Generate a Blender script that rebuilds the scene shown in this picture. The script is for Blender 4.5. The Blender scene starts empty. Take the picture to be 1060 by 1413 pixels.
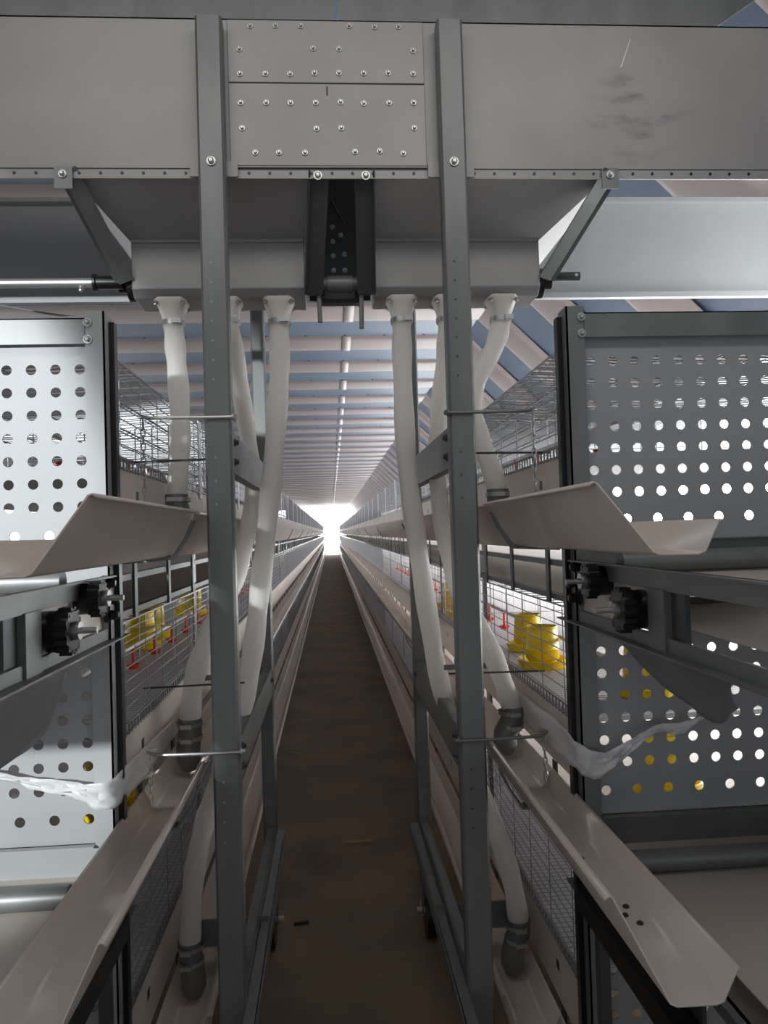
import bpy, bmesh, math, random
from mathutils import Vector, Matrix
random.seed(7)
SC = bpy.context.scene
COL = SC.collection
H = 1.62            # eye height; heights below are written relative to the eye, z = h + H
CX = 0.035          # centre line of the aisle
PITCH = 0.655       # height of one tier of cages
END = 57.0          # far end of the house

# ------------------------------------------------------------------ camera
cam = bpy.data.cameras.new('camera')
cam.sensor_fit = 'VERTICAL'
cam.sensor_height = 36.0
cam.lens = 36.0 * 1060.0 / 1413.0
cam.clip_start, cam.clip_end = 0.02, 300
co = bpy.data.objects.new('camera', cam)
COL.objects.link(co)
d = Vector((-73.0, -28.5, -1060.0)).normalized()
zz = Vector((-0.0305, 1.0, 0.0))
zz.z = -(d.x * zz.x + d.y * zz.y) / d.z
zz.normalize()
xx = d.cross(zz)
co.matrix_world = Matrix.Translation((0, 0, H)) @ Matrix((xx, d, zz)).to_4x4()
SC.camera = co

# ------------------------------------------------------------------ world, lights, exposure
w = bpy.data.worlds.new('world')
SC.world = w
w.use_nodes = True
bg = w.node_tree.nodes['Background']
bg.inputs[0].default_value = (0.85, 0.9, 1.0, 1)
bg.inputs[1].default_value = 0.32
SC.view_settings.view_transform = 'Standard'
SC.view_settings.look = 'None'
SC.view_settings.gamma = 1.0
SC.view_settings.use_curve_mapping = False
SC.view_settings.exposure = 0.28
SC.cycles.use_denoising = True
SC.cycles.max_bounces = 8
SC.cycles.transparent_max_bounces = 24
SC.cycles.sample_clamp_indirect = 6.0


def lamp(name, kind, loc, target, energy, color=(1, 1, 1), **kw):
    l = bpy.data.lights.new(name, kind)
    l.energy = energy
    l.color = color
    for k, v in kw.items():
        setattr(l, k, v)
    o = bpy.data.objects.new(name, l)
    o.location = (loc[0], loc[1], loc[2] + H)
    t = Vector((target[0], target[1], target[2] + H))
    o.rotation_euler = (t - o.location).to_track_quat('-Z', 'Y').to_euler()
    COL.objects.link(o)
    return o


# added area lamp under the ceiling, ahead of the camera, lighting the gantry front
lamp('gantry_fill', 'AREA', (0.0, 0.55, 1.93), (0.0, 2.0, 1.05), 18.5, (1, 0.98, 0.95),
     shape='RECTANGLE', size=3.0, size_y=0.5)
lamp('left_door_daylight', 'SPOT', (-2.7, -2.4, 0.9), (-2.02, 1.83, -0.10), 1000, (0.92, 0.97, 1.0),
     spot_size=math.radians(38.5), spot_blend=0.1, shadow_soft_size=0.06)
lamp('rear_panel_fill', 'SPOT', (2.35, 2.2, 0.80), (1.55, 3.1, 1.2), 45, (0.95, 0.98, 1.0),  # added spot inside the house, brightens the right part of the rear panel
     spot_size=math.radians(75), spot_blend=0.5, shadow_soft_size=0.15)


# ------------------------------------------------------------------ materials
def srgb(r, g, b):
    f = lambda c: (c / 255 / 12.92) if c <= 10 else ((c / 255 + 0.055) / 1.055) ** 2.4
    return (f(r), f(g), f(b), 1)


def mat(name, col, rough=0.5, metal=0.0, var=0.0, scale=6.0, bump=0.0, stretch=None, spec=0.5):
    m = bpy.data.materials.new(name)
    m.use_nodes = True
    nt = m.node_tree
    p = nt.nodes['Principled BSDF']
    p.inputs['Base Color'].default_value = col
    p.inputs['Roughness'].default_value = rough
    p.inputs['Metallic'].default_value = metal
    p.inputs['Specular IOR Level'].default_value = spec
    if var or bump:
        tc = nt.nodes.new('ShaderNodeTexCoord')
        mp = nt.nodes.new('ShaderNodeMapping')
        nt.links.new(tc.outputs['Object'], mp.inputs[0])
        if stretch:
            mp.inputs['Scale'].default_value = stretch
        n = nt.nodes.new('ShaderNodeTexNoise')
        n.inputs['Scale'].default_value = scale
        n.inputs['Detail'].default_value = 5
        nt.links.new(mp.outputs[0], n.inputs['Vector'])
        if var:
            r = nt.nodes.new('ShaderNodeValToRGB')
            r.color_ramp.elements[0].position = 0.3
            r.color_ramp.elements[1].position = 0.7
            r.color_ramp.elements[0].color = tuple(c * (1 - var) for c in col[:3]) + (1,)
            r.color_ramp.elements[1].color = tuple(min(1, c * (1 + var)) for c in col[:3]) + (1,)
            nt.links.new(n.outputs['Fac'], r.inputs[0])
            nt.links.new(r.outputs[0], p.inputs['Base Color'])
        if bump:
            b = nt.nodes.new('ShaderNodeBump')
            b.inputs['Strength'].default_value = bump
            b.inputs['Distance'].default_value = 0.01
            nt.links.new(n.outputs['Fac'], b.inputs['Height'])
            nt.links.new(b.outputs[0], p.inputs['Normal'])
    return m


def film(name, col, alpha=0.6, trans=0.5, rough=0.35):
    """thin translucent sheet: diffuse + translucent, partly see-through"""
    m = bpy.data.materials.new(name)
    m.use_nodes = True
    nt = m.node_tree
    nt.nodes.clear()
    out = nt.nodes.new('ShaderNodeOutputMaterial')
    p = nt.nodes.new('ShaderNodeBsdfPrincipled')
    p.inputs['Base Color'].default_value = col
    p.inputs['Roughness'].default_value = rough
    t = nt.nodes.new('ShaderNodeBsdfTranslucent')
    t.inputs[0].default_value = col
    a = nt.nodes.new('ShaderNodeMixShader')
    a.inputs[0].default_value = trans
    nt.links.new(p.outputs[0], a.inputs[1])
    nt.links.new(t.outputs[0], a.inputs[2])
    if alpha < 1:
        tr = nt.nodes.new('ShaderNodeBsdfTransparent')
        b = nt.nodes.new('ShaderNodeMixShader')
        b.inputs[0].default_value = alpha
        nt.links.new(tr.outputs[0], b.inputs[1])
        nt.links.new(a.outputs[0], b.inputs[2])
        nt.links.new(b.outputs[0], out.inputs[0])
    else:
        nt.links.new(a.outputs[0], out.inputs[0])
    return m


def emit(name, col, s):
    m = bpy.data.materials.new(name)
    m.use_nodes = True
    nt = m.node_tree
    nt.nodes.clear()
    out = nt.nodes.new('ShaderNodeOutputMaterial')
    e = nt.nodes.new('ShaderNodeEmission')
    e.inputs[0].default_value = col
    e.inputs[1].default_value = s
    nt.links.new(e.outputs[0], out.inputs[0])
    return m


M = dict(
    plate=mat('galvanised_plate', srgb(158, 156, 153), 0.5, 0.25, 0.10, 3.0),
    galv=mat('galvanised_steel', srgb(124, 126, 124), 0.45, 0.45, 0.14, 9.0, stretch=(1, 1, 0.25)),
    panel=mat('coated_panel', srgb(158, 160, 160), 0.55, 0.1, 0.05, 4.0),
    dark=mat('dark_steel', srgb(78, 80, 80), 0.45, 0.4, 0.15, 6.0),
    black=mat('black_plastic', srgb(20, 20, 20), 0.35),
    chrome=mat('bright_zinc', srgb(190, 190, 187), 0.34, 0.8),
    trough=mat('beige_trough', srgb(214, 200, 188), 0.27, 0.0, 0.06, 5.0, stretch=(1, 0.3, 1)),
    board=mat('beige_board', srgb(214, 202, 190), 0.4, 0.0, 0.05, 3.0),
    sleeve=film('white_sleeve', srgb(248, 245, 240), 1.0, 0.5, 0.5),
    spout=mat('white_spout', srgb(222, 216, 205), 0.4),
    film=film('clear_film', srgb(250, 250, 250), 0.8, 0.45, 0.25),
    greyfilm=film('grey_sheet', srgb(135, 135, 138), 0.94, 0.15, 0.4),
    blue=mat('blue_roof_sheet', srgb(88, 101, 116), 0.5, 0.0, 0.12, 2.0),
    rib=mat('white_roof_rib', srgb(136, 124, 122), 0.5),
    ribband=mat('pale_rib_band', srgb(146, 136, 134), 0.5),
    wire=mat('mesh_wire', srgb(150, 150, 150), 0.4, 0.5),
    frontwire=mat('front_mesh_wire', srgb(158, 158, 160), 0.45),
    whitewire=mat('white_wire', srgb(228, 228, 230), 0.4),
    slat=mat('white_floor_slat', srgb(205, 203, 208), 0.5),
    belt=mat('manure_belt', srgb(188, 178, 168), 0.45, 0.0, 0.05, 2.0),
    yellow=mat('yellow_plastic', srgb(240, 205, 20), 0.35),
    orange=mat('orange_plastic', srgb(235, 70, 35), 0.35),
    pipe=mat('white_pipe', srgb(215, 210, 205), 0.35),
    floor=mat('dirt_floor', srgb(126, 107, 86), 0.85, 0.0, 0.22, 2.2, 0.3),
    wall=mat('pale_wall', srgb(170, 172, 176), 0.7, 0.0, 0.05, 1.0),
    straw=mat('straw', srgb(170, 150, 115), 0.8),
    stain=mat('dust', srgb(60, 54, 48), 0.9),
    winR=emit('daylight_window', (0.95, 0.98, 1.0, 1), 14.0),
    winL=emit('daylight_window_dim', (0.93, 0.95, 1.0, 1), 2.2),
    winU=emit('daylight_curtain', (0.95, 0.98, 1.0, 1), 1.5),
    gable=emit('daylight_gable', (0.97, 0.98, 1.0, 1), 6.0),
)




def smudged(base, centre):
    """the plate metal with a greasy hand-rubbed smear around one point"""
    m = M[base].copy()
    m.name = 'smeared_plate'
    nt = m.node_tree
    p = nt.nodes['Principled BSDF']
    old = p.inputs['Base Color'].links[0].from_socket
    tc = nt.nodes.new('ShaderNodeTexCoord')
    sub = nt.nodes.new('ShaderNodeVectorMath')
    sub.operation = 'SUBTRACT'
    sub.inputs[1].default_value = centre
    nt.links.new(tc.outputs['Object'], sub.inputs[0])
    ln = nt.nodes.new('ShaderNodeVectorMath')
    ln.operation = 'LENGTH'
    nt.links.new(sub.outputs[0], ln.inputs[0])
    mr = nt.nodes.new('ShaderNodeMapRange')
    mr.inputs['From Min'].default_value = 0.02
    mr.inputs['From Max'].default_value = 0.17
    mr.inputs['To Min'].default_value = 1.0
    mr.inputs['To Max'].default_value = 0.0
    nt.links.new(ln.outputs['Value'], mr.inputs['Value'])
    mp = nt.nodes.new('ShaderNodeMapping')
    mp.inputs['Rotation'].default_value = (0, 0.5, 0)
    mp.inputs['Scale'].default_value = (9, 9, 26)
    nt.links.new(tc.outputs['Object'], mp.inputs[0])
    n = nt.nodes.new('ShaderNodeTexNoise')
    n.inputs['Scale'].default_value = 1.0
    n.inputs['Detail'].default_value = 6
    nt.links.new(mp.outputs[0], n.inputs['Vector'])
    r = nt.nodes.new('ShaderNodeValToRGB')
    r.color_ramp.elements[0].position = 0.50
    r.color_ramp.elements[1].position = 0.68
    nt.links.new(n.outputs['Fac'], r.inputs[0])
    mu = nt.nodes.new('ShaderNodeMath')
    mu.operation = 'MULTIPLY'
    nt.links.new(mr.outputs[0], mu.inputs[0])
    nt.links.new(r.outputs[0], mu.inputs[1])
    mx = nt.nodes.new('ShaderNodeMixRGB')
    nt.links.new(mu.outputs[0], mx.inputs[0])
    nt.links.new(old, mx.inputs[1])
    mx.inputs[2].default_value = srgb(112, 110, 108)
    nt.links.new(mx.outputs[0], p.inputs['Base Color'])
    return m


# ------------------------------------------------------------------ mesh builder
class MB:
    """collects shapes given in eye-relative coordinates (x, y, h) and links them as one mesh"""

    def __init__(s):
        s.v, s.f = [], []

    def add(s, vs, fs):
        n = len(s.v)
        s.v += [tuple(a) for a in vs]
        s.f += [tuple(i + n for i in q) for q in fs]
        return s

    def box(s, x0, x1, y0, y1, z0, z1):
        vs = [(x, y, z) for z in (z0, z1) for y in (y0, y1) for x in (x0, x1)]
        return s.add(vs, [(0, 2, 3, 1), (4, 5, 7, 6), (0, 1, 5, 4), (2, 6, 7, 3), (0, 4, 6, 2), (1, 3, 7, 5)])

    def bar(s, a, b, w, h, up=(0, 0, 1), caps=True):
        a, b = Vector(a), Vector(b)
        t = (b - a).normalized()
        up = Vector(up)
        if abs(t.dot(up)) > 0.98:
            up = Vector((0, 1, 0))
        sx = t.cross(up).normalized() * (w / 2)
        sy = sx.cross(t).normalized() * (h / 2)
        vs = [p + i * sx + j * sy for p in (a, b) for i, j in ((-1, -1), (1, -1), (1, 1), (-1, 1))]
        fs = [(0, 1, 5, 4), (1, 2, 6, 5), (2, 3, 7, 6), (3, 0, 4, 7)]
        if caps:
            fs += [(3, 2, 1, 0), (4, 5, 6, 7)]
        return s.add(vs, fs)

    def wire(s, a, b, r=0.0015):
        return s.bar(a, b, 2 * r, 2 * r, caps=False)

    def tube(s, pts, r, n=12, caps=True):
        pts = [Vector(p) for p in pts]
        m = len(pts)
        rr = r if isinstance(r, (list, tuple)) else [r] * m
        ref = None
        vs, fs = [], []
        for i, p in enumerate(pts):
            t = (pts[min(i + 1, m - 1)] - pts[max(i - 1, 0)]).normalized()
            if ref is None:
                ref = t.orthogonal().normalized()
            ref = (ref - t * ref.dot(t)).normalized()
            b = t.cross(ref)
            for k in range(n):
                a = 2 * math.pi * k / n
                vs.append(p + (ref * math.cos(a) + b * math.sin(a)) * rr[i])
        for i in range(m - 1):
            for k in range(n):
                k2 = (k + 1) % n
                fs.append((i * n + k, i * n + k2, (i + 1) * n + k2, (i + 1) * n + k))
        if caps:
            fs += [tuple(range(n))[::-1], tuple((m - 1) * n + k for k in range(n))]
        return s.add(vs, fs)

    def cyl(s, a, b, r, n=16, r2=None):
        return s.tube([a, b], [r, r if r2 is None else r2], n)

    def lathe(s, c, prof, n=28):
        vs, fs = [], []
        for r, z in prof:
            for k in range(n):
                a = 2 * math.pi * k / n
                vs.append((c[0] + r * math.cos(a), c[1] + r * math.sin(a), c[2] + z))
        for i in range(len(prof) - 1):
            for k in range(n):
                k2 = (k + 1) % n
                fs.append((i * n + k, i * n + k2, (i + 1) * n + k2, (i + 1) * n + k))
        return s.add(vs, fs)

    def sweep(s, prof, y0, y1, closed=False, steps=1):
        """profile of (x, h) drawn along y"""
        m = len(prof)
        vs = [(x, y0 + (y1 - y0) * i / steps, z) for i in range(steps + 1) for x, z in prof]
        fs = []
        for i in range(steps):
            for k in range(m if closed else m - 1):
                k2 = (k + 1) % m
                fs.append((i * m + k, i * m + k2, (i + 1) * m + k2, (i + 1) * m + k))
        if closed:
            fs += [tuple(range(m))[::-1], tuple(steps * m + k for k in range(m))]
        return s.add(vs, fs)

    def prism(s, poly, axis, a, b):
        """closed polygon extruded along an axis between a and b"""
        m = len(poly)
        put = {'y': lambda u, v, t: (u, t, v), 'x': lambda u, v, t: (t, u, v), 'z': lambda u, v, t: (u, v, t)}[axis]
        vs = [put(u, v, t) for t in (a, b) for u, v in poly]
        fs = [(k, (k + 1) % m, m + (k + 1) % m, m + k) for k in range(m)]
        fs += [tuple(range(m))[::-1], tuple(range(m, 2 * m))]
        return s.add(vs, fs)

    def bolt(s, p, n, r=0.0075, l=0.008):
        p, n = Vector(p), Vector(n).normalized()
        s.tube([p, p + n * l * 0.35], [r * 1.5, r * 1.5], 10)
        s.tube([p + n * l * 0.35, p + n * l * 0.8, p + n * l], [r, r, r * 0.6], 6)
        return s

    def build(s, name, m, parent=None, smooth=False, thick=0.0, bevel=0.0, origin=None):
        base = Vector(parent.matrix_world.translation) if parent else Vector((0, 0, 0))
        if parent:
            q = parent
            base = Vector((0, 0, 0))
            while q:
                base += Vector(q.location)
                q = q.parent
        if origin is not None:
            base = Vector((origin[0], origin[1], origin[2] + H))
        off = Vector((0, 0, H)) - base
        me = bpy.data.meshes.new(name)
        me.from_pydata([tuple(Vector(v) + off) for v in s.v], [], s.f)
        bm = bmesh.new()
        bm.from_mesh(me)
        bmesh.ops.recalc_face_normals(bm, faces=bm.faces)
        bm.to_mesh(me)
        bm.free()
        if smooth:
            for p in me.polygons:
                p.use_smooth = True
            try:
                me.set_sharp_from_angle(angle=math.radians(40))
            except Exception:
                pass
        me.materials.append(m)
        o = bpy.data.objects.new(name, me)
        COL.objects.link(o)
        if parent:
            o.parent = parent
        elif origin is not None:
            o.location = base
        if thick:
            md = o.modifiers.new('thickness', 'SOLIDIFY')
            md.thickness = thick
            md.offset = 0
        if bevel:
            md = o.modifiers.new('edge', 'BEVEL')
            md.width = bevel
            md.segments = 2
            md.limit_method = 'ANGLE'
        return o


def tag(o, label=None, cat=None, group=None, kind=None):
    if label:
        o['label'] = label
    if cat:
        o['category'] = cat
    if group:
        o['group'] = group
    if kind:
        o['kind'] = kind
    return o


def thing(name, loc, label, cat, group=None):
    o = bpy.data.objects.new(name, None)
    o.empty_display_size = 0.1
    o.location = (loc[0], loc[1], loc[2] + H)
    COL.objects.link(o)
    return tag(o, label, cat, group)


def struct(name, mb, m, **kw):
    return tag(mb.build(name, m, **kw), kind='structure')


def smooth_path(pts, sub=6):
    """Catmull-Rom through the points"""
    P = [Vector(p) for p in pts]
    P = [P[0] * 2 - P[1]] + P + [P[-1] * 2 - P[-2]]
    out = []
    for i in range(1, len(P) - 2):
        for k in range(sub):
            t = k / sub
            a, b, c, e = P[i - 1], P[i], P[i + 1], P[i + 2]
            out.append(0.5 * ((2 * b) + (c - a) * t + (2 * a - 5 * b + 4 * c - e) * t * t + (3 * b - a - 3 * c + e) * t ** 3))
    out.append(P[-2])
    return out


# ------------------------------------------------------------------ the house
FL = -H
RIB0, STEP, CEIL = 2.09, 1.14, 2.0
KNEE, WALLR, WALLH = CX + 1.42, CX + 2.50, 0.95
WALLL = -4.4
struct('floor', MB().box(WALLL - 0.1, WALLR + 0.1, -2.0, END + 0.5, FL - 0.1, FL), M['floor'])
c = MB()
c.sweep([(WALLL - 0.1, CEIL), (KNEE, CEIL), (WALLR + 0.05, WALLH), (WALLR + 0.05, WALLH + 0.06), (KNEE + 0.02, CEIL + 0.06), (WALLL - 0.1, CEIL + 0.06)], -0.6, END + 0.3, closed=True)
struct('ceiling', c, M['blue'])
struct('wall_right', MB().box(WALLR, WALLR + 0.1, -0.6, END + 0.3, FL, -0.75).box(WALLR, WALLR + 0.1, -0.6, 2.05, -0.75, WALLH), M['wall'])
struct('wall_left', MB().box(WALLL - 0.1, WALLL, -0.6, END + 0.3, FL, -0.3).box(WALLL - 0.1, WALLL, -0.6, 2.05, -0.3, 0.9), M['wall'])
struct('wall_left_upper', MB().box(WALLL - 0.1, WALLL, -0.6, END + 0.3, 0.9, CEIL), M['wall'])
struct('window_1', MB().box(WALLR + 0.03, WALLR + 0.06, 2.05, END + 0.3, -0.75, 0.25), M['winR'])
struct('window_4', MB().box(WALLR + 0.03, WALLR + 0.06, 2.05, END + 0.3, 0.25, WALLH), M['winU'])
struct('window_2', MB().box(WALLL - 0.06, WALLL - 0.03, 2.05, END + 0.3, -0.3, 0.9), M['winL'])
struct('window_3', MB().box(WALLL, WALLR, END, END + 0.05, FL, CEIL), M['gable'])

nrib = int((END - RIB0) / STEP) + 2
for i in range(nrib):
    y0 = RIB0 + (i - 1) * STEP
    r = MB()
    wd, dp = 0.54, 0.04
    prof = [(wd * (0.5 - 0.5 * math.cos(math.pi * k / 8)), -dp * math.sin(math.pi * k / 8) ** 0.7 if 0 < k < 8 else 0.0) for k in range(9)]
    dirn = Vector((WALLR - KNEE, 0, WALLH - CEIL)).normalized()
    nrm = Vector((dirn.z, 0, -dirn.x))          # pointing into the room
    if nrm.z > 0:
        nrm = -nrm
    bis = (nrm + Vector((0, 0, -1))).normalized()
    bis *= 1 / bis.dot(Vector((0, 0, -1)))
    vs, m = [], len(prof)
    for st, (px, pz, nv) in enumerate(((WALLL, CEIL, Vector((0, 0, -1))), (KNEE, CEIL, bis), (WALLR, WALLH, nrm))):
        for py, pd in prof:
            vs.append((px + nv.x * -pd, y0 + py, pz + nv.z * -pd))
    fs = [(s * m + k, s * m + (k + 1) % m, (s + 1) * m + (k + 1) % m, (s + 1) * m + k) for s in range(2) for k in range(m)]
    r.add(vs, fs)
    o = struct('trim_%d' % (i + 1), r, M['rib'], smooth=True)
    j = MB().sweep([(0.17, 0), (0.27, 0)], 0, 1)
    j = MB()
    prof2 = [(py, pz - 0.006) for py, pz in prof]
    j.add([(x, y0 + py, CEIL + pz) for x in (0.17, 0.26) for py, pz in prof2],
          [(k, k + 1, m + k + 1, m + k) for k in range(m - 1)])
    j.build('rib_band', M['ribband'], o, smooth=True, thick=0.004)  # slightly paler raised band across each rib
    if i < 14:
        b = MB()
        for k in range(9):
            b.bolt((-2.2 + k * 0.4, y0 - 0.03, CEIL), (0, 0, -1), 0.009, 0.012)
        b.build('roof_bolt', M['dark'], o)

# ------------------------------------------------------------------ the feeding gantry across the aisle
YF, YR = 2.03, 3.10
g = thing('feeding_gantry', (CX, 2.55, FL), 'galvanised feeding gantry with overhead hoppers standing astride the aisle', 'feed cart')
p = MB().box(-2.3, 2.4, YF, YF + 0.004, 0.972, 1.374)
p.box(-2.3, 2.4, YF, YF + 0.03, 1.370, 1.374)
fp = p.build('front_panel', smudged('plate', (0.85, -0.52, 2.754)), g)
MB().bar((0.862, YF - 0.0004, 1.335), (0.832, YF - 0.0004, 1.255), 0.0008, 0.0028, up=(1, 0, 0)).build('scratch', M['chrome'], fp)
f = MB()
f.box(-2.3, 2.4, YF + 0.004, YF + 0.008, 0.946, 0.974)
fl = f.build('bottom_flange', M['plate'], g)
hl = MB()
for k in range(44):
    x = -1.18 + k * 0.055
    MB().cyl((x, YF + 0.0045, 0.960), (x, YF + 0.002, 0.960), 0.004, 8).build('rivet', M['black'], fl)
r = MB().box(-2.6, 2.6, YR, YR + 0.004, 0.955, 1.352)
r.box(-2.6, 2.6, YR - 0.03, YR, 1.335, 1.352)
r.box(-2.6, 2.6, YR - 0.03, YR, 0.935, 0.957)
r.build('rear_panel', M['panel'], g)
t = MB()
t.prism([(-1.6, 1.388), (0.048, 1.388), (0.052, 1.50), (-1.6, 1.50)], 'y', 2.09, 2.094)
t.prism([(0.060, 1.388), (1.105, 1.388), (1.27, 1.50), (0.064, 1.50)], 'y', 2.09, 2.094)
t.box(-1.6, 1.10, 2.06, 2.094, 1.384, 1.389)
t.build('upper_skirt', M['galv'], g)
for nm, (z0, z1), bl in (
    ('splice_plate', (1.200, 1.368), [(-0.176, 1.35), (-0.109, 1.352), (-0.042, 1.352), (0.087, 1.354), (0.155, 1.352), (0.22, 1.354), (-0.206, 1.287), (-0.011, 1.292), (0.058, 1.291), (0.257, 1.289), (-0.206, 1.221), (-0.139, 1.222), (-0.074, 1.222), (-0.009, 1.225), (0.056, 1.226), (0.122, 1.226), (0.188, 1.227), (0.255, 1.226)]),
    ('splice_plate', (0.976, 1.197), [(-0.206, 1.143), (-0.139, 1.144), (-0.075, 1.144), (-0.008, 1.145), (0.058, 1.147), (0.12, 1.144), (0.188, 1.146), (0.254, 1.147), (-0.204, 1.075), (-0.008, 1.075), (0.058, 1.077), (0.254, 1.078), (-0.171, 1.01), (-0.109, 1.01), (-0.04, 1.01), (0.093, 1.013), (0.159, 1.015), (0.222, 1.009)])):
    s_ = MB().box(-0.237, 0.285, YF - 0.006, YF - 0.001, z0, z1)
    if z0 < 1.1:
        s_.box(-0.237, 0.285, YF - 0.004, YF + 0.004, 0.972, 0.978)
    s_ = s_.build(nm, M['plate'], g, bevel=0.0015)
    for bx, bz in bl:
        MB().bolt((bx, YF - 0.006, bz), (0, -1, 0), 0.005, 0.009).build('bolt', M['chrome'], s_, smooth=True)
    if z0 < 1.1:
        MB().box(0.021, 0.025, YF - 0.0075, YF - 0.005, 1.165, 1.19).build('slot', M['black'], s_)


def channel(x, y, z0, z1, wd, dp, s, lip=0.014, t=0.003):
    """lipped channel post whose web faces the camera; s = -1 turns the lips left"""
    m_ = MB()
    a = wd / 2
    pr = [(-a, dp), (-a, 0.006), (-a + 0.006, 0), (a - 0.006, 0), (a, 0.006), (a, dp), (a - lip, dp), (a - lip, dp - t),
          (a - t, dp - t), (a - t, 0.007), (a - 0.007, t), (-a + 0.007, t), (-a + t, 0.007), (-a + t, dp - t), (-a + lip, dp - t), (-a + lip, dp)]
    m_.prism([(x + u, y + v) for u, v in pr], 'z', z0, z1)
    return m_


for s in (-1, 1):
    x = CX + s * 0.315
    po = channel(x, YF - 0.055, -1.42, 1.346, 0.068, 0.045, s).build('front_post', M['galv'], g)
    pl = MB().box(x - 0.062, x + 0.062, YF - 0.010, YF - 0.004, 0.945, 0.985).build('post_bracket', M['plate'], g)
    MB().bolt((x, YF - 0.055, 0.963), (0, -1, 0), 0.008, 0.012).build('bolt', M['chrome'], po)
    hb = MB()
    for zb in (-0.62, -0.67, -0.72, -0.77, 0.70, 0.65, 0.60, 0.55, 0.50, 0.45, 0.40, 0.2, 0.14, 0.08):
        hb.cyl((x - 0.008, YF - 0.0548, zb), (x - 0.008, YF - 0.0556, zb), 0.0032, 10)
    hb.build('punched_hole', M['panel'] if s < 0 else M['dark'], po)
    xr = CX + s * 0.308
    channel(xr, YR - 0.005, -1.42, 0.955, 0.055, 0.045, s).build('rear_post', M['galv'], g)
    for z0, z1 in ((0.165, 0.272), (-0.635, -0.528), (-1.19, -1.15)):
        xb = CX + s * 0.287
        cb = MB()
        cb.box(xb - 0.002, xb + 0.002, YF - 0.01, YR + 0.02, z0, z1)
        cb.box(min(xb, xb + s * 0.03), max(xb, xb + s * 0.03), YF - 0.01, YR + 0.02, z1 - 0.003, z1)
        cb.box(min(xb, xb + s * 0.03), max(xb, xb + s * 0.03), YF - 0.01, YR + 0.02, z0, z0 + 0.003)
        cb = cb.build('cross_bar', M['galv'], g)
        if z1 - z0 > 0.1:
            for yy, zb in ((YF + 0.03, z1 - 0.025), (YF + 0.03, z0 + 0.03), (YR - 0.06, z1 - 0.04)):
                MB().bolt((xb - s * 0.002, yy, zb), (-s, 0, 0), 0.007, 0.012).build('bolt', M['dark'], cb, smooth=True)
    # base rail just above the floor
    xb = CX + s * 0.252
    br = MB().box(xb - 0.003, xb + 0.003, 1.3, YR + 0.02, -1.225, -1.180)
    br.box(min(xb, xb + s * 0.03), max(xb, xb + s * 0.03), 1.3, YR + 0.02, -1.183, -1.180)
    br.build('base_rail', M['galv'], g)
    for yy in (YF, YR):
        wx = CX + s * 0.315
        wl = MB().cyl((wx - 0.018, yy, FL + 0.1), (wx + 0.018, yy, FL + 0.1), 0.1, 28)
        wl = wl.build('wheel', M['black'], g, smooth=True)
        MB().cyl((wx - 0.05, yy, FL + 0.1), (wx + 0.05, yy, FL + 0.1), 0.012, 10).build('axle', M['chrome'], wl)
        MB().box(wx - 0.03, wx - 0.024, yy - 0.02, yy + 0.02, FL + 0.085, -1.4).box(wx + 0.024, wx + 0.03, yy - 0.02, yy + 0.02, FL + 0.085, -1.4).build('fork', M['galv'], wl)
    # hook rods on the post, outwards over the troughs
    for zr, z2 in ((0.302, 0), (-0.545, 0), (-1.335, 0)):
        xo = CX + s * 0.505
        hk = MB().tube(smooth_path([(CX + s * 0.27, YF - 0.06, zr), (CX + s * 0.36, YF - 0.06, zr), (CX + s * 0.48, YF - 0.058, zr + 0.002), (xo, YF - 0.05, zr + 0.006), (xo + s * 0.008, YF - 0.035, zr + 0.008), (xo - s * 0.01, YF - 0.025, zr + 0.008)], 4), 0.0045, 8)
        hk.bolt((CX + s * 0.278, YF - 0.06, zr), (-s, 0, 0), 0.007, 0.012)
        hk.build('hook_rod', M['chrome'] if s < 0 else M['galv'], g, smooth=True)
    for zr, yy in ((0.205, 2.06), (-0.415, 2.2)):
        MB().tube([(CX + s * 0.29, yy, zr), (CX + s * 0.57, yy, zr - 0.004)], 0.003, 6).build('tie_wire', M['dark'], g)
    # hose support brackets
    for zr in (-0.43, -1.195):
        nb = MB().box(*sorted((CX + s * 0.258, CX + s * 0.50)), 2.40, 2.405, zr - 0.03, zr + 0.03)
        nb.box(*sorted((CX + s * 0.258, CX + s * 0.50)), 2.36, 2.405, zr - 0.032, zr - 0.028)
        if zr < -1:
            nb = nb.build('hose_bracket', M['galv'], g)
            MB().box(*sorted((CX + s * 0.27, CX + s * 0.33)), 2.398, 2.3995, zr - 0.006, zr + 0.004).build('slot', M['black'], nb)
        else:
            MB().box(*sorted((CX + s * 0.30, CX + s * 0.47)), 2.36, 2.362, zr - 0.004, zr + 0.012).build('hose_bracket', M['galv'], g)

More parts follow.
